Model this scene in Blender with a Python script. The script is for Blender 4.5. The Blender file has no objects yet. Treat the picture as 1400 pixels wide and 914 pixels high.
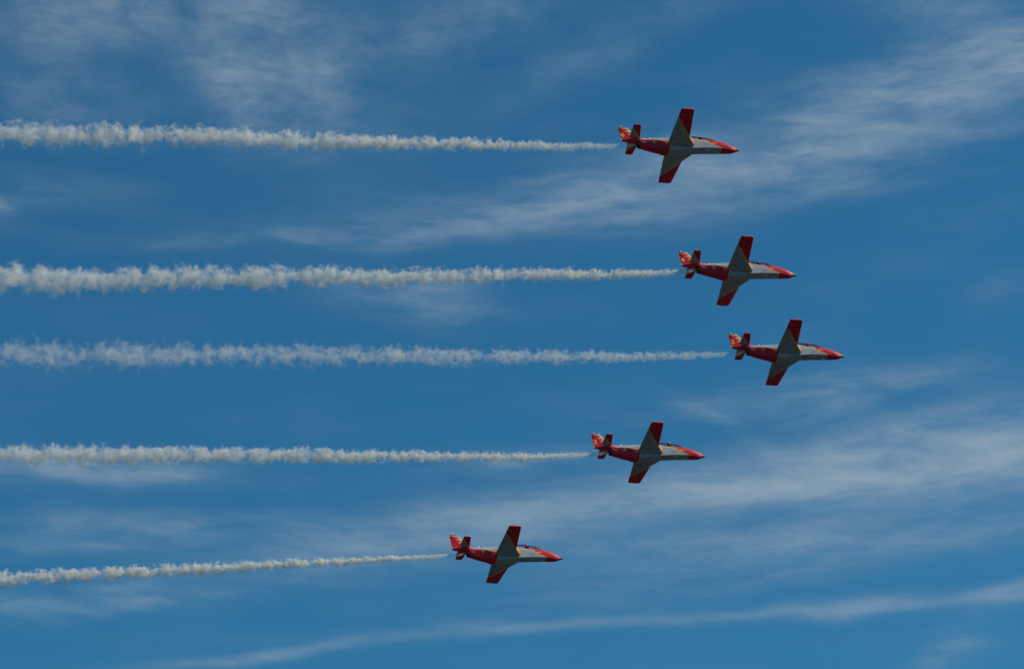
import bpy, bmesh, math, random
import numpy as np
from mathutils import Vector, Matrix, Euler
from mathutils.bvhtree import BVHTree

R = math.radians
scene = bpy.context.scene
col = scene.collection

# ------------------------------------------------------------------ camera
cam = bpy.data.cameras.new('camera')
cam_ob = bpy.data.objects.new('camera', cam)
col.objects.link(cam_ob)
cam_ob.location = (0, 0, 1.7)
cam_ob.rotation_euler = (R(90 + 25), 0, 0)
cam.sensor_fit = 'HORIZONTAL'
cam.angle = R(22)
cam.clip_start = 0.5
cam.clip_end = 60000
scene.camera = cam_ob

# ------------------------------------------------------------------ light
SUN_EL, SUN_AZ = 42.0, 90.0        # azimuth measured clockwise from +Y
sun_dir = Vector((math.sin(R(SUN_AZ)) * math.cos(R(SUN_EL)),
                  math.cos(R(SUN_AZ)) * math.cos(R(SUN_EL)),
                  math.sin(R(SUN_EL))))
sl = bpy.data.lights.new('sun', 'SUN')
sl.energy = 4.8
sl.angle = R(0.53)
sl.color = (1.0, 0.95, 0.87)
sun = bpy.data.objects.new('sun', sl)
sun.rotation_euler = (-sun_dir).to_track_quat('-Z', 'Y').to_euler()
col.objects.link(sun)

scene.view_settings.view_transform = 'Standard'
scene.view_settings.look = 'None'
scene.view_settings.exposure = 0.0
scene.view_settings.gamma = 1.0
scene.view_settings.use_curve_mapping = False

scene.render.engine = 'CYCLES'
cy = scene.cycles
cy.max_bounces = 8
cy.diffuse_bounces = 3
cy.glossy_bounces = 3
cy.transmission_bounces = 4
cy.transparent_max_bounces = 8
cy.volume_bounces = 8
cy.volume_max_steps = 512
cy.use_denoising = True
cy.sample_clamp_indirect = 6.0


# ------------------------------------------------------------------ node helper
class NT:
    def __init__(self, tree):
        self.t = tree
        tree.nodes.clear()

    def n(self, typ, **kw):
        nd = self.t.nodes.new(typ)
        for k, v in kw.items():
            setattr(nd, k, v)
        return nd

    def put(self, sock, v):
        if v is None:
            return
        if isinstance(v, bpy.types.NodeSocket):
            self.t.links.new(v, sock)
        else:
            sock.default_value = v

    def m(self, op, a, b=None, c=None, clamp=False):
        nd = self.n('ShaderNodeMath', operation=op)
        nd.use_clamp = clamp
        for i, v in enumerate((a, b, c)):
            self.put(nd.inputs[i], v)
        return nd.outputs[0]

    def rng(self, v, a, b, c=0.0, d=1.0, smooth=True):
        nd = self.n('ShaderNodeMapRange')
        nd.interpolation_type = 'SMOOTHSTEP' if smooth else 'LINEAR'
        nd.clamp = True
        for i, x in enumerate((v, a, b, c, d)):
            self.put(nd.inputs[i], x)
        return nd.outputs[0]

    def mix(self, f, a, b, blend='MIX'):
        nd = self.n('ShaderNodeMix', data_type='RGBA', blend_type=blend)
        self.put(nd.inputs[0], f)
        self.put(nd.inputs[6], a)
        self.put(nd.inputs[7], b)
        return nd.outputs[2]

    def noise(self, vec, scale, detail=3.0, rough=0.5, dist=0.0):
        nd = self.n('ShaderNodeTexNoise')
        self.put(nd.inputs['Vector'], vec)
        self.put(nd.inputs['Scale'], scale)
        self.put(nd.inputs['Detail'], detail)
        self.put(nd.inputs['Roughness'], rough)
        self.put(nd.inputs['Distortion'], dist)
        return nd

    def mapping(self, vec, loc=(0, 0, 0), rot=(0, 0, 0), scale=(1, 1, 1), typ='POINT'):
        nd = self.n('ShaderNodeMapping', vector_type=typ)
        self.put(nd.inputs[0], vec)
        nd.inputs[1].default_value = loc
        nd.inputs[2].default_value = rot
        nd.inputs[3].default_value = scale
        return nd.outputs[0]

    def xyz(self, x, y, z):
        nd = self.n('ShaderNodeCombineXYZ')
        for i, v in enumerate((x, y, z)):
            self.put(nd.inputs[i], v)
        return nd.outputs[0]


def rgba(c):
    return (c[0], c[1], c[2], 1.0)


# ------------------------------------------------------------------ sky with cirrus
world = bpy.data.worlds.new('World')
scene.world = world
world.use_nodes = True
w = NT(world.node_tree)
sky = w.n('ShaderNodeTexSky', sky_type='NISHITA')
sky.sun_disc = False
sky.sun_elevation = R(SUN_EL)
sky.sun_rotation = R(SUN_AZ)
sky.altitude = 300
sky.air_density = 1.0
sky.dust_density = 0.6
sky.ozone_density = 2.0
tinted = w.mix(1.0, sky.outputs[0], (0.195, 0.68, 0.835, 1), 'MULTIPLY')

tc = w.n('ShaderNodeTexCoord')
sp = w.n('ShaderNodeSeparateXYZ')
w.put(sp.inputs[0], tc.outputs['Generated'])
az = w.m('MULTIPLY', w.m('ARCTAN2', sp.outputs[0], sp.outputs[1]), 180 / math.pi)
el = w.m('MULTIPLY', w.m('ARCSINE', sp.outputs[2]), 180 / math.pi)
# directions on the sky in degrees: azimuth (foreshortened) and elevation
U = w.m('MULTIPLY', az, math.cos(R(25)))
P = w.xyz(U, el, 0.0)

wob = w.noise(P, 0.35, 3, 0.55)
wv = w.n('ShaderNodeVectorMath', operation='MULTIPLY_ADD')
w.put(wv.inputs[0], wob.outputs['Color'])
wv.inputs[1].default_value = (0.9, 0.5, 0)
wv.inputs[2].default_value = (0, 0, 0)
w.put(wv.inputs[2], P)
PW = wv.outputs[0]

# (azimuth', elevation, tilt deg, half length, half width, strength) of each band of cirrus
BAND = [
    # broken, streaky bands
    (7.3, 29.15, 13, 4.4, 0.95, .45), (10.6, 30.25, 15, 3.0, .80, .62), (5.4, 28.5, 6, 2.8, .75, .42),
    (1.0, 27.9, 8, 4.0, .50, .62), (-1.2, 27.3, 10, 2.4, .22, .42),
    (-5.0, 26.9, 3, 3.4, .22, .34), (-2.6, 25.7, -6, 1.8, .42, .46), (-1.6, 26.0, 4, .8, .16, .30),
    (6.2, 23.6, 6, 2.3, .34, .62), (4.2, 23.2, -28, .9, .20, .46), (7.0, 23.25, 16, 1.8, .18, .36),
    (10.5, 22.15, 6, 3.0, 1.0, .62), (0.5, 22.3, 5, 1.7, .2, .40),
    (-9.0, 21.8, 1, 3.4, .30, .60), (-7.8, 20.6, 3, 2.6, .38, .50), (-9.8, 20.15, 8, 1.8, .26, .45),
    (-8.4, 19.0, 8, 3.8, .30, .60), (3.6, 19.6, 6, 3.6, .5, .28),
    (9.0, 17.9, 35, .9, .45, .42), (10.4, 25.4, 20, .7, .35, .28),
    (-11.4, 27.2, -25, .6, .22, .42), (-10.0, 27.7, 5, 1.6, .35, .28),
]
SILK = [  # long unbroken silky bands
    (8.6, 22.05, 6, 5.0, .62, 1.15), (6.4, 21.65, 4, 4.8, .30, 1.25), (0.8, 21.15, 8, 5.0, .50, .75),
    (-2.0, 20.45, 9, 3.4, .34, .42), (6.0, 20.4, 3, 7.0, .50, .42), (9.2, 20.5, 5, 3.4, .25, .30),
    (3.2, 27.55, 4, 4.2, .15, .40), (8.0, 29.35, 14, 4.6, .70, .66),
    (-4.6, 18.05, 10, 3.2, .13, .55), (1.2, 18.68, 3, 4.0, .12, .42), (5.0, 18.88, 2, 2.0, .10, .14), (7.0, 18.98, 3, 1.5, .20, .60),
    (8.6, 18.98, 6, .6, .12, .30), (10.5, 19.06, 6, 1.2, .20, .90), (-9.4, 21.75, 0, 3.0, .22, .30),
]
VEIL = [  # softer fibrous veils
    (-5.7, 31.2, -40, 2.7, 1.25, .95), (-6.3, 30.2, -72, 1.1, .80, .75), (-10.4, 31.6, 10, 1.8, .9, .60),
    (-10.2, 29.6, 0, 2.2, .7, .42), (-1.6, 31.7, 10, 2.6, .75, .40), (2.6, 31.4, 25, 3.0, .5, .28),
    (9.6, 31.8, -20, 2.2, .7, .45), (-8.0, 31.7, 20, 2.8, .6, .42),
]


def band_sum(vec, bands):
    tot = None
    for (cx, cy_, ang, hl, hw, s) in bands:
        v = w.mapping(vec, (cx, cy_, 0), (0, 0, R(ang)), (hl, hw, 1), 'TEXTURE')
        d = w.n('ShaderNodeVectorMath', operation='DOT_PRODUCT')
        w.put(d.inputs[0], v)
        w.put(d.inputs[1], v)
        e = w.m('POWER', 0.36788, d.outputs['Value'])
        tot = w.m('MULTIPLY_ADD', e, s, tot if tot is not None else 0.0)
    return tot


off = w.n('ShaderNodeVectorMath', operation='SUBTRACT')
w.put(off.inputs[0], PW)
off.inputs[1].default_value = (0.45, 0.25, 0)
PWC = off.outputs[0]
mB = band_sum(PWC, BAND)
mV = band_sum(PWC, VEIL)
mS = band_sum(PWC, SILK)
# fibres: noise drawn out along the wind
f1 = w.noise(w.mapping(PWC, (0, 0, 0), (0, 0, R(-8)), (0.45, 2.2, 1)), 1.0, 8, 0.57, 0.35)
f2 = w.noise(w.mapping(PWC, (3, 7, 0), (0, 0, R(-12)), (0.26, 0.9, 1)), 1.0, 5, 0.55, 0.1)
f3 = w.noise(w.mapping(PWC, (9, 2, 0), (0, 0, R(48)), (0.55, 2.0, 1)), 1.0, 8, 0.62, 0.2)
f4 = w.noise(w.mapping(PWC, (5, 4, 0), (0, 0, R(-18)), (1.6, 6.0, 1)), 1.0, 6, 0.62, 0.3)
fine = w.rng(f4.outputs[0], .28, .72, .80, 1.20)
fb = w.m('MULTIPLY', w.rng(f1.outputs[0], .28, .78, .16, 1.25), w.rng(f2.outputs[0], .22, .70, .35, 1.3))
f5 = w.noise(w.mapping(PWC, (1, 6, 0), (0, 0, R(35)), (0.5, 0.75, 1)), 1.0, 5, 0.6, 0.2)
fv = w.m('MULTIPLY', w.rng(f3.outputs[0], .25, .80, .42, 1.05), w.rng(f5.outputs[0], .28, .70, .25, 1.3))
fs_ = w.m('MULTIPLY', w.rng(f1.outputs[0], .25, .75, .42, 1.3), w.rng(f2.outputs[0], .25, .65, .6, 1.2))
dB = w.m('MULTIPLY', mB, fb)
dV = w.m('MULTIPLY', mV, fv)
dS = w.m('MULTIPLY', mS, fs_)
depth = w.m('MULTIPLY', w.m('ADD', w.m('ADD', dB, dV), dS), fine)
faint = w.m('MULTIPLY', w.rng(f2.outputs[0], .42, .85), w.m('MULTIPLY', f1.outputs[0], .14))
depth = w.m('ADD', depth, faint)
# thin ice cloud: cover grows with optical depth and levels off
alpha = w.m('MULTIPLY', w.m('SUBTRACT', 1.0, w.m('POWER', math.e, w.m('MULTIPLY', depth, -.85))), .80)
cloud_col = (3.30, 4.20, 4.90, 1.0)
skyc = w.mix(alpha, tinted, cloud_col)
bg = w.n('ShaderNodeBackground')
w.put(bg.inputs[0], skyc)
bg.inputs[1].default_value = 0.10
wo = w.n('ShaderNodeOutputWorld')
w.put(wo.inputs[0], bg.outputs[0])
world.cycles.sampling_method = 'MANUAL'
world.cycles.sample_map_resolution = 512


# ------------------------------------------------------------------ materials
def material(name):
    m = bpy.data.materials.new(name)
    m.use_nodes = True
    return m, NT(m.node_tree)


def principled(t, out=True):
    p = t.n('ShaderNodeBsdfPrincipled')
    if out:
        o = t.n('ShaderNodeOutputMaterial')
        t.put(o.inputs[0], p.outputs[0])
    return p


RED, YEL, GREY = (0.60, 0.010, 0.030), (0.80, 0.42, 0.02), (0.325, 0.352, 0.372)


def airframe_paint():
    """three-colour livery; the borders come from the distances stored on the panels"""
    m, t = material('airframe_paint')
    a = t.n('ShaderNodeAttribute', attribute_name='red_border')
    b = t.n('ShaderNodeAttribute', attribute_name='yellow_border')
    fr = t.rng(a.outputs['Fac'], -.004, .004)
    fy = t.rng(b.outputs['Fac'], -.004, .004)
    tc = t.n('ShaderNodeTexCoord')
    grime = t.noise(t.mapping(tc.outputs['Object'], scale=(.7, 3.0, 3.0)), 2.2, 5, .6)
    fine = t.noise(tc.outputs['Object'], 9.0, 4, .6)
    # rivet-and-panel seams
    br = t.n('ShaderNodeTexBrick')
    t.put(br.inputs['Vector'], tc.outputs['Object'])
    br.inputs['Scale'].default_value = 1.0
    br.inputs['Mortar Size'].default_value = .012
    br.inputs['Brick Width'].default_value = 1.15
    br.inputs['Row Height'].default_value = .62
    grey = t.mix(t.rng(grime.outputs[0], .35, .72), rgba(GREY), (0.205, 0.225, 0.24, 1))
    grey = t.mix(t.m('MULTIPLY', br.outputs['Fac'], .45), grey, (0.10, 0.10, 0.10, 1))
    red = t.mix(t.rng(grime.outputs[0], .4, .75), rgba(RED), (0.50, 0.009, 0.026, 1))
    red = t.mix(t.m('MULTIPLY', br.outputs['Fac'], .35), red, (0.12, 0.01, 0.01, 1))
    c = t.mix(fy, grey, rgba(YEL))
    c = t.mix(fr, c, red)
    p = principled(t)
    t.put(p.inputs['Base Color'], c)
    t.put(p.inputs['Roughness'], t.rng(fine.outputs[0], .3, .7, .40, .58, False))
    p.inputs['Specular IOR Level'].default_value = .28
    bp = t.n('ShaderNodeBump')
    bp.inputs['Strength'].default_value = .12
    bp.inputs['Distance'].default_value = .02
    t.put(bp.inputs['Height'], fine.outputs[0])
    t.put(p.inputs['Normal'], bp.outputs[0])
    return m


def simple(name, colr, rough=.5, metal=0.0, var=.2, scale=6.0):
    m, t = material(name)
    tc = t.n('ShaderNodeTexCoord')
    nz = t.noise(tc.outputs['Object'], scale, 4, .6)
    p = principled(t)
    t.put(p.inputs['Base Color'], t.mix(nz.outputs[0], rgba([c * (1 + var) for c in colr]), rgba([c * (1 - var) for c in colr])))
    p.inputs['Roughness'].default_value = rough
    p.inputs['Metallic'].default_value = metal
    return m


M_PAINT = airframe_paint()
M_BLACK = simple('radome_black', (.012, .012, .014), .6)
M_GREYP = simple('cap_grey', (.17, .17, .16), .5)
M_RED = simple('red_paint', RED, .35)
M_YEL = simple('yellow_paint', (.85, .62, .04), .4, var=.06)
M_GOLD = simple('gold_paint', (.85, .40, .03), .45, var=.06)
M_WHITE = simple('white_paint', (.8, .8, .77), .4, var=.05)
M_BEIGE = simple('beige_paint', (.62, .52, .36), .5, var=.1)
M_DARK = simple('burnt_metal', (.035, .032, .03), .5, .6)
M_INNER = simple('matt_black', (.008, .008, .008), .8)
M_FABRIC = simple('flight_suit_cloth', (.05, .07, .14), .9)
M_SKIN = simple('skin', (.5, .3, .22), .6, var=.05)
M_VISOR = simple('smoked_visor', (.01, .01, .012), .12, var=0)
M_SEAT = simple('seat_grey', (.06, .06, .06), .7)


def glass():
    m, t = material('canopy_glass')
    tr = t.n('ShaderNodeBsdfTransparent')
    tr.inputs[0].default_value = (.95, .965, .975, 1)
    gl = t.n('ShaderNodeBsdfGlossy')
    gl.inputs['Roughness'].default_value = .04
    fr = t.n('ShaderNodeFresnel')
    fr.inputs[0].default_value = 1.45
    mx = t.n('ShaderNodeMixShader')
    t.put(mx.inputs[0], fr.outputs[0])
    t.put(mx.inputs[1], tr.outputs[0])
    t.put(mx.inputs[2], gl.outputs[0])
    o = t.n('ShaderNodeOutputMaterial')
    t.put(o.inputs[0], mx.outputs[0])
    return m


M_GLASS = glass()

# ------------------------------------------------------------------ ground (below the frame; it throws its light up)
mg, t = material('scrubland')
tc = t.n('ShaderNodeTexCoord')
n1 = t.noise(tc.outputs['Object'], .004, 6, .6)
n2 = t.noise(tc.outputs['Object'], .15, 5, .6)
c1 = t.mix(t.rng(n1.outputs[0], .35, .65), (.026, .031, .029, 1), (.015, .023, .021, 1))
c1 = t.mix(t.m('MULTIPLY', n2.outputs[0], .4), c1, (.036, .038, .034, 1))
pg = principled(t)
t.put(pg.inputs[0], c1)
pg.inputs['Roughness'].default_value = .95
gm = bpy.data.meshes.new('ground')
N = 24
S = 24000.0
vs, fs = [], []
for i in range(N + 1):
    for j in range(N + 1):
        vs.append(((i / N - .5) * 2 * S, (j / N - .5) * 2 * S, 0))
for i in range(N):
    for j in range(N):
        a = i * (N + 1) + j
        fs.append((a, a + N + 1, a + N + 2, a + 1))
gm.from_pydata(vs, [], fs)
gm.materials.append(mg)
ground = bpy.data.objects.new('ground', gm)
col.objects.link(ground)
ground['kind'] = 'structure'

# ------------------------------------------------------------------ mesh helpers
CX = -6.0      # airframe x is metres behind the nose tip (negative aft); the jet's origin sits at x = -6


def link(name, verts, faces, mat, parent=None, attrs=None, smooth=True, sharp=40, shift=True):
    v = np.array(verts, float)
    if shift:
        v = v - np.array([CX, 0, 0])
    me = bpy.data.meshes.new(name)
    me.from_pydata(v.tolist(), [], faces)
    me.materials.append(mat)
    me.update()
    bm = bmesh.new()
    bm.from_mesh(me)
    bmesh.ops.recalc_face_normals(bm, faces=bm.faces[:])
    bm.to_mesh(me)
    bm.free()
    if smooth:
        me.polygons.foreach_set('use_smooth', [True] * len(me.polygons))
        me.set_sharp_from_angle(angle=R(sharp))
    if attrs:
        for k, arr in attrs.items():
            at = me.attributes.new(k, 'FLOAT', 'POINT')
            at.data.foreach_set('value', np.array(arr, np.float32))
    o = bpy.data.objects.new(name, me)
    col.objects.link(o)
    if parent:
        o.parent = parent
    return o


def poly_sd(px, pz, poly):
    """signed distance (inside positive) of points to a polygon"""
    poly = np.array(poly, float)
    d = np.full(px.shape, 1e9)
    ins = np.zeros(px.shape, bool)
    n = len(poly)
    for i in range(n):
        a, b = poly[i], poly[(i + 1) % n]
        e = b - a
        wx, wz = px - a[0], pz - a[1]
        tt = np.clip((wx * e[0] + wz * e[1]) / (e @ e), 0, 1)
        d = np.minimum(d, np.hypot(wx - tt * e[0], wz - tt * e[1]))
        c = (a[1] > pz) != (b[1] > pz)
        with np.errstate(divide='ignore', invalid='ignore'):
            xi = (b[0] - a[0]) * (pz - a[1]) / (b[1] - a[1] if b[1] != a[1] else 1e-9) + a[0]
        ins ^= c & (px < xi)
    return np.where(ins, d, -d)


def pchip(xs, ys, x):
    xs, ys = np.array(xs, float), np.array(ys, float)
    h = np.diff(xs)
    dl = np.diff(ys) / h
    m = np.zeros(len(xs))
    m[0], m[-1] = dl[0], dl[-1]
    for i in range(1, len(xs) - 1):
        if dl[i - 1] * dl[i] > 0:
            w1, w2 = 2 * h[i] + h[i - 1], h[i] + 2 * h[i - 1]
            m[i] = (w1 + w2) / (w1 / dl[i - 1] + w2 / dl[i])
    k = np.clip(np.searchsorted(xs, x) - 1, 0, len(h) - 1)
    s = (x - xs[k]) / h[k]
    return (ys[k] * (1 + 2 * s) * (1 - s) ** 2 + m[k] * h[k] * s * (1 - s) ** 2
            + ys[k + 1] * s * s * (3 - 2 * s) + m[k + 1] * h[k] * s * s * (s - 1))


def rings_to_mesh(rings, cap0=True, cap1=True, base=0):
    n = len(rings[0])
    verts = [p for r in rings for p in r]
    faces = []
    for i in range(len(rings) - 1):
        for j in range(n):
            a, b = i * n + j, i * n + (j + 1) % n
            faces.append((base + a, base + b, base + b + n, base + a + n))
    if cap0:
        faces.append(tuple(base + j for j in range(n))[::-1])
    if cap1:
        k = (len(rings) - 1) * n
        faces.append(tuple(base + k + j for j in range(n)))
    return verts, faces


def ellipse_ring(x, y0, z0, a, b, n=40, p=2.0):
    r = []
    for j in range(n):
        th = 2 * math.pi * j / n
        c, s = math.cos(th), math.sin(th)
        r.append((x, y0 + a * math.copysign(abs(c) ** (2 / p), c), z0 + b * math.copysign(abs(s) ** (2 / p), s)))
    return r


class Soup:
    def __init__(self):
        self.v, self.f = [], []

    def add(self, v, f):
        k = len(self.v)
        self.v += list(v)
        self.f += [tuple(i + k for i in q) for q in f]

    def box(self, c, s, rot=None):
        cs = []
        for sx in (-1, 1):
            for sy in (-1, 1):
                for sz in (-1, 1):
                    p = Vector((sx * s[0] / 2, sy * s[1] / 2, sz * s[2] / 2))
                    if rot:
                        p = rot @ p
                    cs.append(tuple(Vector(c) + p))
        self.add(cs, [(0, 1, 3, 2), (4, 6, 7, 5), (0, 4, 5, 1), (2, 3, 7, 6), (0, 2, 6, 4), (1, 5, 7, 3)])

    def ball(self, c, rx, ry, rz, nu=16, nv=10):
        v, f = [], []
        for i in range(nv + 1):
            ph = math.pi * i / nv
            for j in range(nu):
                th = 2 * math.pi * j / nu
                v.append((c[0] + rx * math.sin(ph) * math.cos(th), c[1] + ry * math.sin(ph) * math.sin(th), c[2] + rz * math.cos(ph)))
        for i in range(nv):
            for j in range(nu):
                f.append((i * nu + j, i * nu + (j + 1) % nu, (i + 1) * nu + (j + 1) % nu, (i + 1) * nu + j))
        self.add(v, f)

    def tube(self, pts, rad, n=10):
        rings = []
        for i, p in enumerate(pts):
            p = Vector(p)
            d = (Vector(pts[min(i + 1, len(pts) - 1)]) - Vector(pts[max(i - 1, 0)])).normalized()
            u = d.cross(Vector((0.13, 0.2, 1))).normalized()
            v = d.cross(u)
            r = rad[i] if isinstance(rad, (list, tuple)) else rad
            rings.append([tuple(p + r * (math.cos(2 * math.pi * j / n) * u + math.sin(2 * math.pi * j / n) * v)) for j in range(n)])
        self.add(*rings_to_mesh(rings))


# ------------------------------------------------------------------ the jet
def tag(o, label=None, cat=None, group=None, kind=None):
    if label: o['label'] = label
    if cat: o['category'] = cat
    if group: o['group'] = group
    if kind: o['kind'] = kind
    return o


# fuselage stations: x, zb, (c,zc), (w,zs), (s,zsh), (p,zp), zt
ST = [
    (-0.45, -.26, .134, -.204, .19, -.07, .15, .05, .08, .10, .12),
    (-1.00, -.40, .30, -.33, .40, -.04, .34, .20, .17, .31, .35),
    (-1.50, -.40, .38, -.32, .49, .00, .44, .33, .22, .48, .53),
    (-2.00, -.34, .435, -.30, .52, .08, .47, .45, .24, .62, .66),
    (-2.60, -.375, .455, -.335, .52, .15, .51, .54, .40, .66, .68),
    (-3.60, -.435, .465, -.395, .535, .18, .53, .56, .42, .66, .66),
    (-4.80, -.555, .48, -.51, .56, .18, .55, .58, .42, .68, .68),
    (-5.40, -.64, .50, -.59, .62, .12, .56, .62, .44, .76, .80),
    (-6.20, -.82, .44, -.74, .75, .05, .64, .45, .38, .95, 1.12),
    (-7.20, -.96, .44, -.90, .80, -.06, .67, .24, .32, .88, .98),
    (-8.00, -1.04, .42, -1.00, .77, -.08, .62, .18, .30, .79, .88),
    (-8.50, -.90, .38, -.85, .72, .00, .57, .22, .28, .75, .83),
    (-9.06, -.80, .34, -.74, .64, .10, .50, .32, .26, .70, .78),
    (-9.77, -.62, .32, -.54, .53, .10, .42, .32, .24, .63, .72),
    (-10.40, -.45, .28, -.35, .42, .02, .36, .28, .22, .60, .70),
]
ST = ST[::-1]
SX = [s[0] for s in ST]


def fus_section(x, n1=12, n2=44):
    v = [float(pchip(SX, [s[k] for s in ST], np.array(x))) for k in range(1, 11)]
    zb, c, zc, ww, zs, s, zsh, p, zp, zt = v
    pts = []
    for i in range(n1):                      # belly: centre to chine
        u = i / n1
        q0, q1, q2 = np.array([0, zb]), np.array([c * .85, zb]), np.array([c, zc])
        pts.append((1 - u) ** 2 * q0 + 2 * u * (1 - u) * q1 + u * u * q2)
    ctrl = [np.array(q) for q in ((c, zc), (ww, zs), (s, zsh), (p, zp), (0, zt), (-p, zp))]
    ctrl = [2 * ctrl[0] - ctrl[1] * .5 - ctrl[0] * .5] + ctrl
    segs = 4
    per = n2 // segs
    for k in range(segs):
        a, b, cc, d = ctrl[k], ctrl[k + 1], ctrl[k + 2], ctrl[k + 3]
        for i in range(per):
            u = i / per
            pts.append(.5 * ((2 * b) + (cc - a) * u + (2 * a - 5 * b + 4 * cc - d) * u * u + (3 * b - a - 3 * cc + d) * u ** 3))
    pts.append(np.array([0, zt]))
    right = [(x, max(q[0], 0), q[1]) for q in pts]
    left = [(x, -q[1], q[2]) for q in right[1:-1]][::-1]
    return right + left


NOSE_RED = [(.3, 1.6), (-5.6, 1.6), (-5.6, .66), (-4.77, .63), (-3.9, .555), (-3.25, .36), (-3.12, .16), (-2.38, -.13),
            (-2.0, -.29), (-2.05, -.34), (-2.12, -.9), (.3, -.9)]
TONGUES = [[(-3.16, .12), (-2.28, .27), (-2.95, .29)], [(-3.95, .54), (-3.15, .36), (-3.45, .48)]]
REAR_RED = [(-7.42, -.45), (-7.5, -.26), (-7.7, -.18), (-8.2, -.10), (-8.66, .06), (-9.05, .18), (-9.4, .17), (-9.65, .19), (-10.0, .36), (-10.4, .62), (-10.4, 1.6),
            (-13, 1.6), (-13, -2), (-7.62, -2), (-7.55, -.9), (-7.45, -.65)]
FIN_RED = [(-9.0, .2), (-9.9, .62), (-10.35, .80), (-10.75, 1.08), (-11.42, 1.24), (-11.02, 1.50), (-11.72, 1.66), (-11.16, 1.90),
           (-12.33, 2.14), (-13, 2.16), (-13, .0)]
FIN_TONGUE = [(-11.5, 1.25), (-10.95, 1.08), (-10.95, 1.32)]
LINE = .07


def two_borders(dr, tongues=None, line=LINE):
    dy = dr + line
    if tongues is not None:
        dr = np.minimum(dr, -tongues)
        dy = np.maximum(dy, tongues)
    return {'red_border': dr, 'yellow_border': dy}


def build_fuselage(root):
    s = Soup()
    xs = np.concatenate([np.linspace(-10.4, -.45, 240)])
    rings = [fus_section(x) for x in xs]
    s.add(*rings_to_mesh(rings))
    # tail boom over the jet pipe
    bx = [-12.22, -12.15, -11.9, -11.6, -11.1, -10.6, -10.2, -9.7, -9.2]
    ba = [.03, .07, .14, .20, .25, .29, .32, .33, .30]
    bb = [.08, .12, .17, .21, .24, .26, .28, .28, .24]
    bz = [.42, .42, .43, .44, .45, .45, .44, .42, .40]
    xx = np.linspace(-12.22, -9.2, 70)
    s.add(*rings_to_mesh([ellipse_ring(x, 0, pchip(bx, bz, x), pchip(bx, ba, x), pchip(bx, bb, x), 48, 2.3) for x in xx]))
    V = np.array(s.v)
    dn = poly_sd(V[:, 0], V[:, 2], NOSE_RED)
    dr = poly_sd(V[:, 0], V[:, 2], REAR_RED)
    tg = np.maximum(*[poly_sd(V[:, 0], V[:, 2], q) for q in TONGUES])
    tg = np.minimum(tg, 5)
    at = two_borders(np.maximum(dn, dr), tg)
    # the wide painted border is half as wide on the rear fuselage
    return link('fuselage', s.v, s.f, M_PAINT, root, at, sharp=28)


def airfoil(n=26, tk=.14):
    """closed loop of (chord fraction, height/chord): upper TE->LE, lower LE->TE"""
    up, lo = [], []
    for i in range(n + 1):
        x = .5 * (1 - math.cos(math.pi * i / n))
        y = 5 * tk * (.2969 * math.sqrt(x) - .126 * x - .3516 * x * x + .2843 * x ** 3 - .1036 * x ** 4)
        cam_ = .018 * 4 * x * (1 - x)
        up.append((x, cam_ + y))
        lo.append((x, cam_ - y))
    return up[::-1] + lo[1:-1]


def panel(name, mat, parent, secs, foil, side, attr=None, cut=(0, 1)):
    """secs: list of (y, xLE, xTE, z, thickness scale); foil loop scaled per section; side +1 port, -1 starboard"""
    rings = []
    for (y, xl, xt, z, ts) in secs:
        ch = xl - xt
        rings.append([(xl - q[0] * ch, side * y, z + q[1] * ch * ts) for q in foil])
    v, f = rings_to_mesh(rings)
    at = None
    if attr:
        V = np.array(v)
        at = attr(V[:, 0], np.abs(V[:, 1]), V[:, 2])
    return link(name, v, f, mat, parent, at, sharp=50)


def half_plane(a, b):
    """signed distance to a line from a to b in (x, y); positive outboard"""
    a, b = np.array(a), np.array(b)
    e = (b - a) / np.linalg.norm(b - a)
    nrm = np.array([-e[1], e[0]])
    if nrm[1] < 0:
        nrm = -nrm
    return lambda x, y: (x - a[0]) * nrm[0] + (y - a[1]) * nrm[1]


def cutfoil(foil, x0, x1, n=14, tk=.14):
    """the part of the section between chord fractions x0 and x1, closed"""
    def yt(x):
        return 5 * tk * (.2969 * math.sqrt(x) - .126 * x - .3516 * x * x + .2843 * x ** 3 - .1036 * x ** 4)
    xs = [x0 + (x1 - x0) * .5 * (1 - math.cos(math.pi * i / n)) for i in range(n + 1)]
    up = [(x, .018 * 4 * x * (1 - x) + yt(x)) for x in xs]
    lo = [(x, .018 * 4 * x * (1 - x) - yt(x)) for x in xs]
    return up[::-1] + (lo[1:-1] if x0 <= 0 else lo[:]) if x1 >= 1 else up[::-1] + (lo[1:] if x0 <= 0 else lo)


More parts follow.
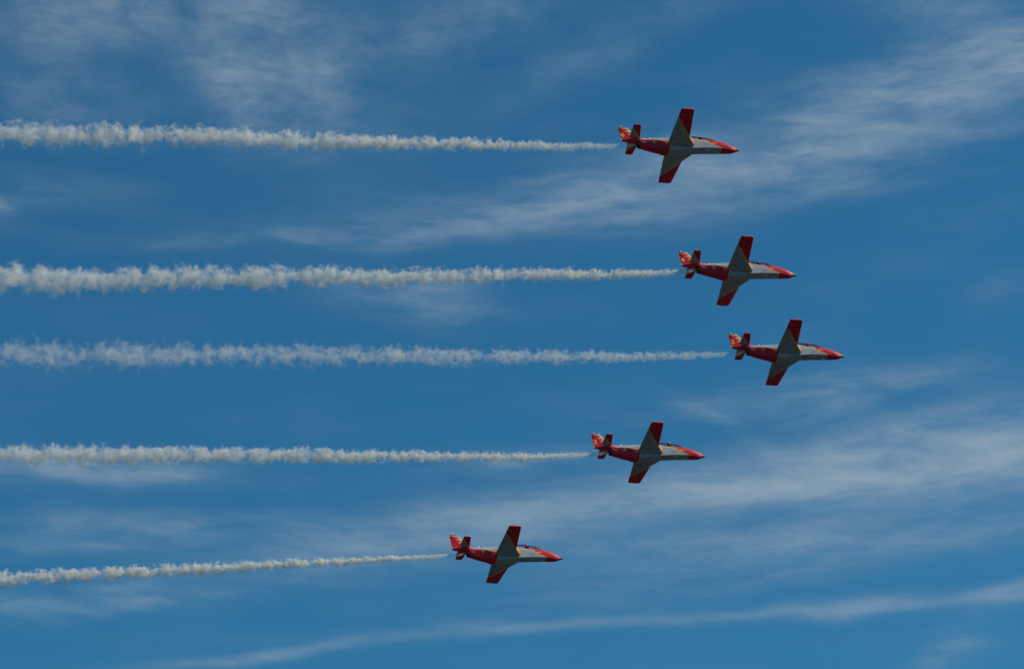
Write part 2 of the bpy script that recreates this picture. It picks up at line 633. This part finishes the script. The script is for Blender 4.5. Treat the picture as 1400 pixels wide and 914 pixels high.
def build_wing(root, side):
    def edge(y):
        le = np.interp(y, [.3, .8, 1.1, 1.45, 1.77, 5.0, 5.2, 5.27], [-5.02, -5.06, -5.22, -5.48, -5.68, -5.945, -5.98, -6.08])
        te = np.interp(y, [.3, .9, 5.27], [-7.78, -7.72, -7.30])
        z = np.interp(y, [.3, .9, 5.27], [-.43, -.385, .02])
        base = np.interp(y, [.3, 1.77, 5.27], [2.05, 1.95, 1.35])
        return float(le), float(te), float(z), float(base / (le - te))
    hp = half_plane((-5.68, 1.77), (-7.39, 4.28))

    def paint(x, y, z):
        return two_borders(hp(x, y), None, .080)
    # main panel: whole chord inboard and at the tip, front 74 % where the aileron sits
    ail = (3.05, 5.05)
    foil = airfoil()
    ys = np.concatenate([np.linspace(.3, ail[0], 44)])
    wi = panel('wing', M_PAINT, root, [(y,) + edge(y) for y in ys], foil, side, paint)
    me = wi.data
    s = Soup()
    s.v = [tuple(v.co) for v in me.vertices]
    s.f = [tuple(p.vertices) for p in me.polygons]
    bpy.data.objects.remove(wi)
    s.v = [(v[0] + CX, v[1], v[2]) for v in s.v]
    front = cutfoil(foil, 0, .745)
    for ff, (y0, y1) in ((front, ail), (foil, (ail[1], 5.27))):
        rings = []
        for y in np.linspace(y0, y1, 30 if ff is front else 8):
            le, te, z, ts = edge(y)
            k = 1.0 if y < 5.2 else .75
            rings.append([(le - q[0] * (le - te), side * y, z + q[1] * (le - te) * ts * k) for q in ff])
        s.add(*rings_to_mesh(rings))
    V = np.array(s.v)
    wing = link('wing', s.v, s.f, M_PAINT, root, paint(V[:, 0], np.abs(V[:, 1]), V[:, 2]), sharp=50)
    back = cutfoil(foil, .757, 1.0)
    panel('aileron', M_PAINT, wing, [(y,) + edge(y) for y in np.linspace(ail[0] + .012, ail[1] - .012, 30)], back, side, paint)
    # flap and aileron hinge fairings, under-wing light
    for y, fx in ((1.55, .80), (2.75, .78), (3.75, .76), (4.6, .76)):
        le, te, z, ts = edge(y)
        x = le - fx * (le - te)
        h = Soup()
        h.ball((x, side * y, z - .06), .16, .03, .05, 10, 6)
        link('hinge_fairing', h.v, h.f, M_GREYP, wing)
    for y, fx in ((2.1, .44), (3.65, .66), (1.15, .80)):
        le, te, z, ts = edge(y)
        l = Soup()
        l.ball((le - fx * (le - te), side * y, z - .085 * (le - te) * ts * (1.15 - fx) * 1.2), .05, .05, .03, 10, 6)
        link('fuel_drain', l.v, l.f, M_WHITE, wing)
    n = Soup()
    n.ball((-6.2, side * 5.28, .03), .14, .03, .03, 10, 6)
    link('navigation_light', n.v, n.f, M_WHITE if side < 0 else M_RED, wing)
    return wing


def build_tailplane(root, side):
    foil = airfoil(20, .10)

    def edge(y):
        le = np.interp(y, [.1, .36, 2.08, 2.13], [-10.24, -10.34, -10.615, -10.70])
        te = np.interp(y, [.1, .36, 2.13], [-11.50, -11.48, -11.35])
        z = np.interp(y, [.1, 2.13], [.60, .63])
        return float(le), float(te), float(z), 1.0
    hp = half_plane((-10.36, .40), (-11.38, 1.75))

    def paint(x, y, z):
        return two_borders(hp(x, y), None, .06)
    front = cutfoil(foil, 0, .70, 14, .10)
    back = cutfoil(foil, .712, 1.0, 12, .10)
    ys = np.linspace(.1, 2.13, 44)
    tp = panel('tailplane', M_PAINT, root, [(y,) + edge(y) for y in ys], front, side, paint)
    panel('elevator', M_PAINT, tp, [(y,) + edge(y) for y in np.linspace(.28, 2.13, 44)], back, side, paint)


def fin_edges(z):
    le = np.interp(z, [.3, .72, .80, 1.0, 1.78, 2.2, 2.27], [-9.3, -9.72, -10.12, -10.50, -11.05, -11.37, -11.42])
    te = np.interp(z, [.3, .45, 2.27], [-12.16, -12.19, -12.345])
    return float(le), float(te)


def hinge_x(z):
    return float(np.interp(z, [.50, 2.09], [-11.30, -12.17]))


def build_fin(root):
    def wid(x, le, te, z):
        u = np.clip((le - x) / (le - te), 0, 1)
        mx = np.interp(z, [.4, 2.27], [.115, .06])
        return mx * (5 * .2 * (.2969 * np.sqrt(u) - .126 * u - .3516 * u ** 2 + .2843 * u ** 3 - .1036 * u ** 4)) / .1

    def sheet(z0, z1, fx0, fx1, nz, nx):
        rings = []
        for z in np.linspace(z0, z1, nz):
            le, te = fin_edges(z)
            a, b = fx0(z), fx1(z)
            xs = [a + (b - a) * .5 * (1 - math.cos(math.pi * i / nx)) for i in range(nx + 1)]
            w_ = [wid(x, le, te, z) + .002 for x in xs]
            rings.append([(x, q, z) for x, q in zip(xs, w_)] + [(x, -q, z) for x, q in zip(xs[::-1], w_[::-1])])
        return rings_to_mesh(rings)

    def paint(v):
        V = np.array(v)
        return two_borders(poly_sd(V[:, 0], V[:, 2], FIN_RED), poly_sd(V[:, 0], V[:, 2], FIN_TONGUE), .06)
    v, f = sheet(.35, 2.17, lambda z: fin_edges(z)[0], lambda z: hinge_x(z) + .02, 60, 46)
    fin = link('fin', v, f, M_PAINT, root, paint(v), sharp=50)
    v, f = sheet(.50, 2.17, lambda z: hinge_x(z) - .02, lambda z: fin_edges(z)[1], 60, 24)
    rud = link('rudder', v, f, M_PAINT, root, paint(v), sharp=50)
    # grey fin cap, beacon on top, pale tail light at the foot of the rudder
    s = Soup()
    rings = []
    for z, g in ((2.175, 1.0), (2.24, 1.0), (2.29, .8), (2.31, .5)):
        le, te = fin_edges(2.25)
        le += .03
        te += .10
        m_ = (le + te) / 2
        r = []
        for i in range(32):
            th = 2 * math.pi * i / 32
            r.append((m_ + (le - te) / 2 * g ** .3 * math.cos(th), .075 * g * math.sin(th), z))
        rings.append(r)
    s.add(*rings_to_mesh(rings))
    link('fin_cap', s.v, s.f, M_GREYP, fin)
    s = Soup()
    s.ball((-12.02, 0, 2.36), .07, .06, .09)
    link('beacon', s.v, s.f, M_WHITE, fin)
    s = Soup()
    s.ball((-12.21, 0, .52), .07, .075, .16)
    link('tail_light', s.v, s.f, M_BEIGE, rud)
    # rudder hinge rod: bright edge beside the dark gap
    for sd in (-1, 1):
        s = Soup()
        s.tube([(hinge_x(z) - .035, sd * .072 * float(np.interp(z, [.5, 2.1], [1, .55])), z) for z in np.linspace(.55, 2.05, 8)], .016, 8)
        link('hinge_rod', s.v, s.f, M_RED, rud)
    return fin, rud


def build_digit(txt, rud):
    cu = bpy.data.curves.new('digit', 'FONT')
    cu.body = txt
    cu.size = .80
    cu.offset = .010
    cu.extrude = .004
    cu.align_x = 'CENTER'
    cu.align_y = 'CENTER'
    tmp = bpy.data.objects.new('digit', cu)
    col.objects.link(tmp)
    dg = bpy.context.evaluated_depsgraph_get()
    me = bpy.data.meshes.new_from_object(tmp.evaluated_get(dg))
    bpy.data.objects.remove(tmp)
    V = np.array([v.co for v in me.vertices])
    V[:, 0] -= (V[:, 0].max() + V[:, 0].min()) / 2
    V[:, 1] -= (V[:, 1].max() + V[:, 1].min()) / 2
    F = [tuple(p.vertices) for p in me.polygons]
    outs = []
    bm = bmesh.new()
    bm.from_mesh(rud.data)
    bvh = BVHTree.FromBMesh(bm)
    bm.free()
    for sd in (-1, 1):
        # starboard: nose to the right, so text runs aft to nose; port mirrored
        v = []
        for x, y, z in V:
            px, pz = -11.985 + (x if sd < 0 else -x), 1.19 + y
            hit = bvh.ray_cast(Vector((px - CX, sd * 2, pz)), Vector((0, -sd, 0)))
            v.append((px, (hit[0].y if hit[0] else sd * .05) + sd * (z + .006), pz))
        outs.append(link('tail_number', v, F, M_YEL, rud, smooth=False))
    return outs


def build_decal(fus, bvh, sd):
    """round badge on the engine flank: pale ring, red ring, yellow disc, laid on the skin"""
    out = None
    for name, rad, mat, lift in (('badge', .23, M_BEIGE, .006), ('badge_ring', .20, M_RED, .010), ('badge_disc', .13, M_GOLD, .014)):
        v, f = [], []
        nr, na = 4, 28
        for i in range(nr + 1):
            for j in range(na):
                r = rad * i / nr
                x = -9.02 + r * math.cos(2 * math.pi * j / na)
                z = -.04 + r * math.sin(2 * math.pi * j / na)
                hit = bvh.ray_cast(Vector((x - CX, sd * 3, z)), Vector((0, -sd, 0)))
                p = hit[0] + hit[1] * lift * (1 if hit[1].y * sd > 0 else -1)
                v.append((p.x + CX, p.y, p.z))
        for i in range(nr):
            for j in range(na):
                f.append((i * na + j, i * na + (j + 1) % na, (i + 1) * na + (j + 1) % na, (i + 1) * na + j))
        o = link(name, v, f, mat, fus if out is None else None)
        if out is None:
            out = o
        else:
            # fold the inner rings into the one badge mesh (three paints)
            me = out.data
            a = Soup()
            nv = len(me.vertices)
            verts = [tuple(q.co) for q in me.vertices] + [tuple(q.co) for q in o.data.vertices]
            faces = [tuple(q.vertices) for q in me.polygons] + [tuple(i + nv for i in q.vertices) for q in o.data.polygons]
            idx = [q.material_index for q in me.polygons] + [len(me.materials)] * len(o.data.polygons)
            nm = bpy.data.meshes.new('badge')
            nm.from_pydata(verts, [], faces)
            for mm in me.materials:
                nm.materials.append(mm)
            nm.materials.append(mat)
            nm.polygons.foreach_set('material_index', idx)
            out.data = nm
            bpy.data.objects.remove(o)


def build_intake(root, side):
    def sec(x, yc, zc, a, b):
        return ellipse_ring(x, side * yc, zc, a, b, 40, 3.6)
    prof = [(-5.00, .71, .06, .155, .475), (-5.03, .71, .06, .17, .49), (-5.3, .72, .06, .185, .50), (-6.0, .70, .05, .21, .50),
            (-6.8, .62, .00, .19, .43), (-7.2, .55, -.04, .18, .35), (-7.7, .42, -.06, .15, .26)]
    xs = [p[0] for p in prof][::-1]
    rings = [sec(-5.9, .70, .06, .12, .42), sec(-5.10, .71, .06, .13, .45), sec(-5.0, .71, .06, .145, .465)]
    for x in np.concatenate([[-5.005, -5.03], np.linspace(-5.06, -7.7, 70)]):
        q = [float(pchip(xs, [p[k] for p in prof][::-1], np.array(x))) for k in range(1, 5)]
        rings.append(sec(x, *q))
    v, f = rings_to_mesh(rings)
    V = np.array(v)
    dr = V[:, 0] + 5.12
    rear = poly_sd(V[:, 0], V[:, 2], REAR_RED)
    it = link('air_intake', v, f, M_PAINT, root, two_borders(np.maximum(dr, rear), None, .085), sharp=40)
    # black plate across the duct: shade of the recess put into its colour
    s = Soup()
    s.add(*rings_to_mesh([sec(-5.35, .71, .06, .135, .44), sec(-5.36, .71, .06, .135, .44)]))
    link('duct_shade', s.v, s.f, M_INNER, it, smooth=False)


def build_canopy(root):
    # bubble: stations x, half width, height above sill, sill z
    cs = [(-2.25, .06, .02, .67), (-2.5, .30, .25, .67), (-2.75, .38, .40, .665), (-3.2, .43, .58, .66), (-3.8, .45, .71, .655),
          (-4.3, .455, .75, .66), (-4.9, .45, .72, .67), (-5.5, .42, .60, .72), (-6.1, .36, .36, .80)]
    cs = cs[::-1]
    xs = [c[0] for c in cs]

    def arch(x, grow=0.0, n=30):
        hw, h, z = [float(pchip(xs, [c[k] for c in cs], np.array(x))) for k in (1, 2, 3)]
        return [(x, (hw + grow) * math.cos(math.pi * i / n), z - .02 + (h + grow) * math.sin(math.pi * i / n) ** .9) for i in range(n + 1)]
    ra = [arch(x) for x in np.linspace(-2.25, -6.1, 60)]
    n = len(ra[0])
    v = [p for r in ra for p in r]
    f = [(i * n + j, i * n + j + 1, (i + 1) * n + j + 1, (i + 1) * n + j) for i in range(len(ra) - 1) for j in range(n - 1)]
    can = link('canopy', v, f, M_GLASS, root)
    for x in (-2.95, -4.28, -5.55):
        s = Soup()
        s.tube(arch(x, .004), .016, 8)
        link('canopy_arch', s.v, s.f, M_RED, can)
    for sd in (-1, 1):
        s = Soup()
        s.tube([(p[0], p[1], p[2] + .01) for p in [arch(x, .01)[0 if sd > 0 else -1] for x in np.linspace(-2.4, -6.0, 30)]], .028, 8)
        link('canopy_rail', s.v, s.f, M_RED, can)
    # cockpit coaming and seats
    s = Soup()
    s.ball((-2.82, 0, .72), .28, .30, .22)
    link('instrument_hood', s.v, s.f, M_RED, root)
    for x, dz in ((-4.02, 0.0), (-5.1, .12)):
        s = Soup()
        rt_ = Matrix.Rotation(R(-14), 3, 'Y')
        s.box((x, 0, .78 + dz), (.14, .42, .75), rt_)
        s.box((x + .30, 0, .52 + dz), (.5, .42, .10))
        seat = link('ejection_seat', s.v, s.f, M_SEAT, root, smooth=False)
        s = Soup()
        s.ball((x - .085, 0, 1.20 + dz * .6), .08, .16, .11)
        link('headrest', s.v, s.f, M_RED, seat)
    return can


def build_jet():
    root = bpy.data.objects.new('aerobatic_jet', None)
    root.empty_display_size = 2
    col.objects.link(root)
    fus = build_fuselage(root)
    bm = bmesh.new()
    bm.from_mesh(fus.data)
    bvh = BVHTree.FromBMesh(bm)
    bm.free()
    for sd in (-1, 1):
        build_decal(fus, bvh, sd)
    # nose cone with pitot
    s = Soup()
    rr = []
    for u in np.linspace(0, 1, 20):
        x = -.45 * u
        r = .19 * u ** .85 + .004
        rr.append(ellipse_ring(x - .001, 0, -.10 + .03 * u, r, r, 40))
    s.add(*rings_to_mesh(rr))
    link('nose_cone', s.v, s.f, M_BLACK, root)
    for sd in (-1, 1):
        build_wing(root, sd)
        build_tailplane(root, sd)
        build_intake(root, sd)
    fin, rud = build_fin(root)
    can = build_canopy(root)
    # jet pipe under the boom
    s = Soup()
    rings = [ellipse_ring(x, 0, z, r, r, 40) for x, z, r in ((-10.30, -.10, .36), (-10.5, -.11, .355), (-10.64, -.12, .34),
                                                           (-10.64, -.12, .30), (-10.5, -.12, .29))]
    s.add(*rings_to_mesh(rings))
    noz = link('exhaust_nozzle', s.v, s.f, M_DARK, root)
    s = Soup()
    s.add(*rings_to_mesh([ellipse_ring(x, 0, -.12, r, r, 24) for x, r in ((-10.45, .16), (-10.6, .12), (-10.75, .03))]))
    link('exhaust_cone', s.v, s.f, M_INNER, noz)
    s = Soup()
    s.tube([(-10.3, 0, -.47), (-10.62, 0, -.46), (-10.74, 0, -.40)], .022)
    link('smoke_pipe', s.v, s.f, M_DARK, root)
    # small fittings
    s = Soup()
    s.box((-9.22, 0, .86), (.16, .02, .20))
    s.ball((-9.22, 0, .95), .09, .03, .05)
    link('blade_antenna', s.v, s.f, M_WHITE, root)
    s = Soup()
    s.box((-2.44, .10, -.40), (.10, .03, .18))
    s.ball((-2.44, .10, -.48), .06, .04, .04)
    link('drain_mast', s.v, s.f, M_WHITE, root)
    s = Soup()
    s.box((-3.49, -.10, -.432), (.44, .09, .016))
    link('landing_light', s.v, s.f, M_WHITE, root, smooth=False)
    for sd in (-1, 1):
        s = Soup()
        s.ball((-10.08, sd * .475, -.13), .20, .02, .05)
        link('vent_scoop', s.v, s.f, M_GREYP, root)
    return root, fin, rud


def build_pilot():
    """seated pilot: one continuous body, with helmet, visor and mask as children"""
    J = [((-3.86, 0, .52), .17), ((-3.90, 0, .72), .16), ((-3.93, 0, .92), .17), ((-3.92, 0, 1.04), .075), ((-3.90, 0, 1.14), .09), ((-3.89, 0, 1.25), .085),
         ((-3.92, -.20, .96), .075), ((-3.80, -.27, .74), .055), ((-3.55, -.16, .68), .04), ((-3.46, -.10, .70), .035),
         ((-3.92, .20, .96), .075), ((-3.80, .27, .74), .055), ((-3.55, .16, .68), .04), ((-3.46, .10, .70), .035),
         ((-3.60, -.13, .46), .09), ((-3.30, -.14, .40), .07), ((-3.60, .13, .46), .09), ((-3.30, .14, .40), .07)]
    E = [(0, 1), (1, 2), (2, 3), (3, 4), (4, 5), (2, 6), (6, 7), (7, 8), (8, 9), (2, 10), (10, 11), (11, 12), (12, 13), (0, 14), (14, 15), (0, 16), (16, 17)]
    me = bpy.data.meshes.new('person')
    base = Vector((-3.86, 0, .45))
    me.from_pydata([tuple(Vector(p) - base) for p, r in J], E, [])
    o = bpy.data.objects.new('person', me)
    col.objects.link(o)
    md = o.modifiers.new('skin', 'SKIN')
    sv = me.skin_vertices[0].data
    for i, (p, r) in enumerate(J):
        sv[i].radius = (r, r)
    sv[0].use_root = True
    sub = o.modifiers.new('sub', 'SUBSURF')
    sub.levels = sub.render_levels = 2
    dg = bpy.context.evaluated_depsgraph_get()
    nm = bpy.data.meshes.new_from_object(o.evaluated_get(dg))
    nm.materials.clear()
    nm.materials.append(M_FABRIC)
    nm.materials.append(M_SKIN)
    for p in nm.polygons:
        p.use_smooth = True
        if p.center.z > .63:
            p.material_index = 1
    o.modifiers.clear()
    o.data = nm

    def kid(name, s, mat):
        return link(name, [tuple(Vector(q) - base) for q in s.v], s.f, mat, o, shift=False)
    s = Soup()
    s.ball((-3.92, 0, 1.27), .18, .15, .17, 20, 14)
    h = kid('helmet', s, M_RED)
    s = Soup()
    s.ball((-3.83, 0, 1.25), .112, .11, .06, 16, 10)
    kid('visor', s, M_VISOR)
    s = Soup()
    s.ball((-3.77, 0, 1.14), .06, .05, .06)
    s.tube([(-3.74, 0, 1.12), (-3.72, -.05, 1.0), (-3.76, -.1, .9)], .02)
    kid('oxygen_mask', s, M_INNER)
    return o, base


def copy_tree(o, parent=None):
    c = o.copy()
    col.objects.link(c)
    if parent:
        c.parent = parent
    for ch in list(o.children):
        copy_tree(ch, c)
    return c


# pose of each jet in the formation: origin, roll-pitch-yaw, number, labels
POSES = [
    ((17.009, 230.573, 129.883), (-0.27926, -0.0496, 0.19994), '6', 'red and grey jet with a yellow 6 on its rudder, highest of the formation', 'the jet numbered 6'),
    ((23.393, 241.339, 121.296), (-0.28441, -0.03952, 0.20203), '4', 'red and grey jet with a yellow 4 on its rudder', 'the jet numbered 4'),
    ((28.893, 249.157, 115.713), (-0.28334, -0.03719, 0.19117), '2', 'red and grey jet with a yellow 2 on its rudder, leading the formation farthest right', 'the leading jet numbered 2'),
    ((14.698, 256.909, 107.674), (-0.26815, -0.04336, 0.22286), '2', 'red and grey jet with a yellow 2 on its rudder, just above the numberless jet', 'the jet numbered 2 just above the numberless jet'),
    ((-0.296, 263.203, 98.603), (-0.26803, -0.04471, 0.26389), '', 'red and grey jet with a plain red rudder without number, lowest of the formation', 'the numberless jet'),
]
proto, fin0, rud0 = build_jet()
pilot0, pbase = build_pilot()
jets = []
for i, (loc, rpy, num, lab, short) in enumerate(POSES):
    jets.append(proto if i == 0 else copy_tree(proto))
pil = [pilot0 if i == 0 else copy_tree(pilot0) for i in range(5)]
for j, p, (loc, rpy, num, lab, short) in zip(jets, pil, POSES):
    j.location = loc
    j.rotation_euler = rpy
    tag(j, lab, 'jet', 'display jets flying in formation', 'thing')
    if num:
        rud = [c for c in j.children if c.name.startswith('rudder')][0]
        build_digit(num, rud)
    rm = Euler(rpy).to_matrix()
    p.location = Vector(loc) + rm @ (pbase + Vector((0, 0, .08)) - Vector((CX, 0, 0)))
    p.rotation_euler = rpy
    tag(p, 'red helmeted pilot in the cockpit of ' + short, 'person', 'pilots in the cockpits', 'thing')

# ------------------------------------------------------------------ smoke trails
# start, heading (rad), sink per metre, early settling a, width factor k, length, thickness D, seed, label
TRAILS = [
    ((12.66, 229.66, 129.55), 0.19994, .0824, .43, .175, 100, 3.4, 3.1, 'the jet numbered 6, highest of the trails'),
    ((19.05, 240.41, 121.01), 0.20203, .1065, .50, .195, 110, 3.2, 7.7, 'the jet numbered 4'),
    ((24.54, 248.28, 115.43), 0.19117, .0820, .58, .187, 115, 1.3, 13.3, 'the leading jet numbered 2, thin and bluish'),
    ((10.37, 255.90, 107.37), 0.22286, .0820, .72, .167, 100, 3.4, 19.9, 'the jet numbered 2 just above the lowest jet'),
    ((-4.57, 262.01, 98.29), 0.26389, .1490, .10, .135, 85, 4.2, 27.4, 'the numberless jet, thinnest and lowest of the trails'),
]


def smoke_material(a, k, L, D, seed):
    m, t = material('smoke')
    tc = t.n('ShaderNodeTexCoord')
    s = t.n('ShaderNodeSeparateXYZ')
    t.put(s.inputs[0], tc.outputs['Object'])
    x = t.m('MAXIMUM', s.outputs[0], 0.0)
    x1 = t.m('ADD', x, .08)
    r = t.m('MULTIPLY', t.m('SQRT', x1), k)
    zc = t.m('MULTIPLY', t.m('SUBTRACT', 1.0, t.m('POWER', math.e, t.m('MULTIPLY', x, -.2))), -a)
    yn = t.m('DIVIDE', s.outputs[1], r)
    zn = t.m('DIVIDE', t.m('SUBTRACT', s.outputs[2], zc), r)
    fx = t.m('MULTIPLY', t.m('SQRT', x1), 2 / k)
    q = t.xyz(t.m('ADD', fx, seed * 7.31), yn, zn)
    # big billows then finer curls
    n1 = t.noise(q, 1.3, 5.0, .62, .3)
    n2 = t.noise(q, .38, 2.0, .5)
    rho = t.m('SQRT', t.m('ADD', t.m('MULTIPLY', yn, yn), t.m('MULTIPLY', zn, zn)))
    e = t.m('SUBTRACT', t.m('MULTIPLY_ADD', t.m('POWER', math.e, t.m('MULTIPLY', x, -.25)), .45, .80), rho)
    e = t.m('MULTIPLY_ADD', t.m('SUBTRACT', n1.outputs[0], .5), 3.3, e)
    e = t.m('MULTIPLY_ADD', t.m('SUBTRACT', n2.outputs[0], .5), 1.1, e)
    n3 = t.noise(q, 2.4, 2.0, .5, .4)
    dens = t.m('MULTIPLY', t.m('MULTIPLY', t.rng(e, 0.0, .52), t.rng(n3.outputs[0], .34, .62, .22, 1.5)), t.m('DIVIDE', D * .52, t.m('MAXIMUM', r, .4)))
    dens = t.m('MULTIPLY', dens, t.m('POWER', math.e, t.m('MULTIPLY', x, -.006)))
    dens = t.m('MULTIPLY', dens, t.rng(x, 0.0, 16.0 if seed < 5 else 9.0, .12 if seed < 5 else .32, 1.0, False))
    v = t.n('ShaderNodeVolumePrincipled')
    v.inputs['Color'].default_value = (.825, .815, .765, 1)
    v.inputs['Anisotropy'].default_value = 0.0
    t.put(v.inputs['Density'], dens)
    o = t.n('ShaderNodeOutputMaterial')
    t.put(o.inputs['Volume'], v.outputs[0])
    m.cycles.volume_step_rate = .02
    return m


def build_trail(P0, yaw, sink, a, k, L, D, seed, lab):
    rings = []
    n = 20
    for x in np.concatenate([np.linspace(0, 6, 16), np.linspace(7, L, 60)]):
        r = k * math.sqrt(x + .08) * 1.9
        zc = -a * (1 - math.exp(-.2 * x))
        rings.append([(x, r * math.cos(2 * math.pi * j / n), zc + r * math.sin(2 * math.pi * j / n)) for j in range(n)])
    v, f = rings_to_mesh(rings)
    o = link('smoke_trail', v, f, smoke_material(a, k, L, D, seed), shift=False)
    back = Vector((-math.cos(yaw), -math.sin(yaw), -sink)).normalized()
    side = Vector((0, 0, 1)).cross(back).normalized()
    upv = back.cross(side)
    mt = Matrix((back, side, upv)).transposed().to_4x4()
    mt.translation = P0
    o.matrix_world = mt
    tag(o, 'billowing white smoke trail behind ' + lab, 'smoke trail', 'smoke trails of the display jets', 'thing')
    return o


for T in TRAILS:
    build_trail(*T)
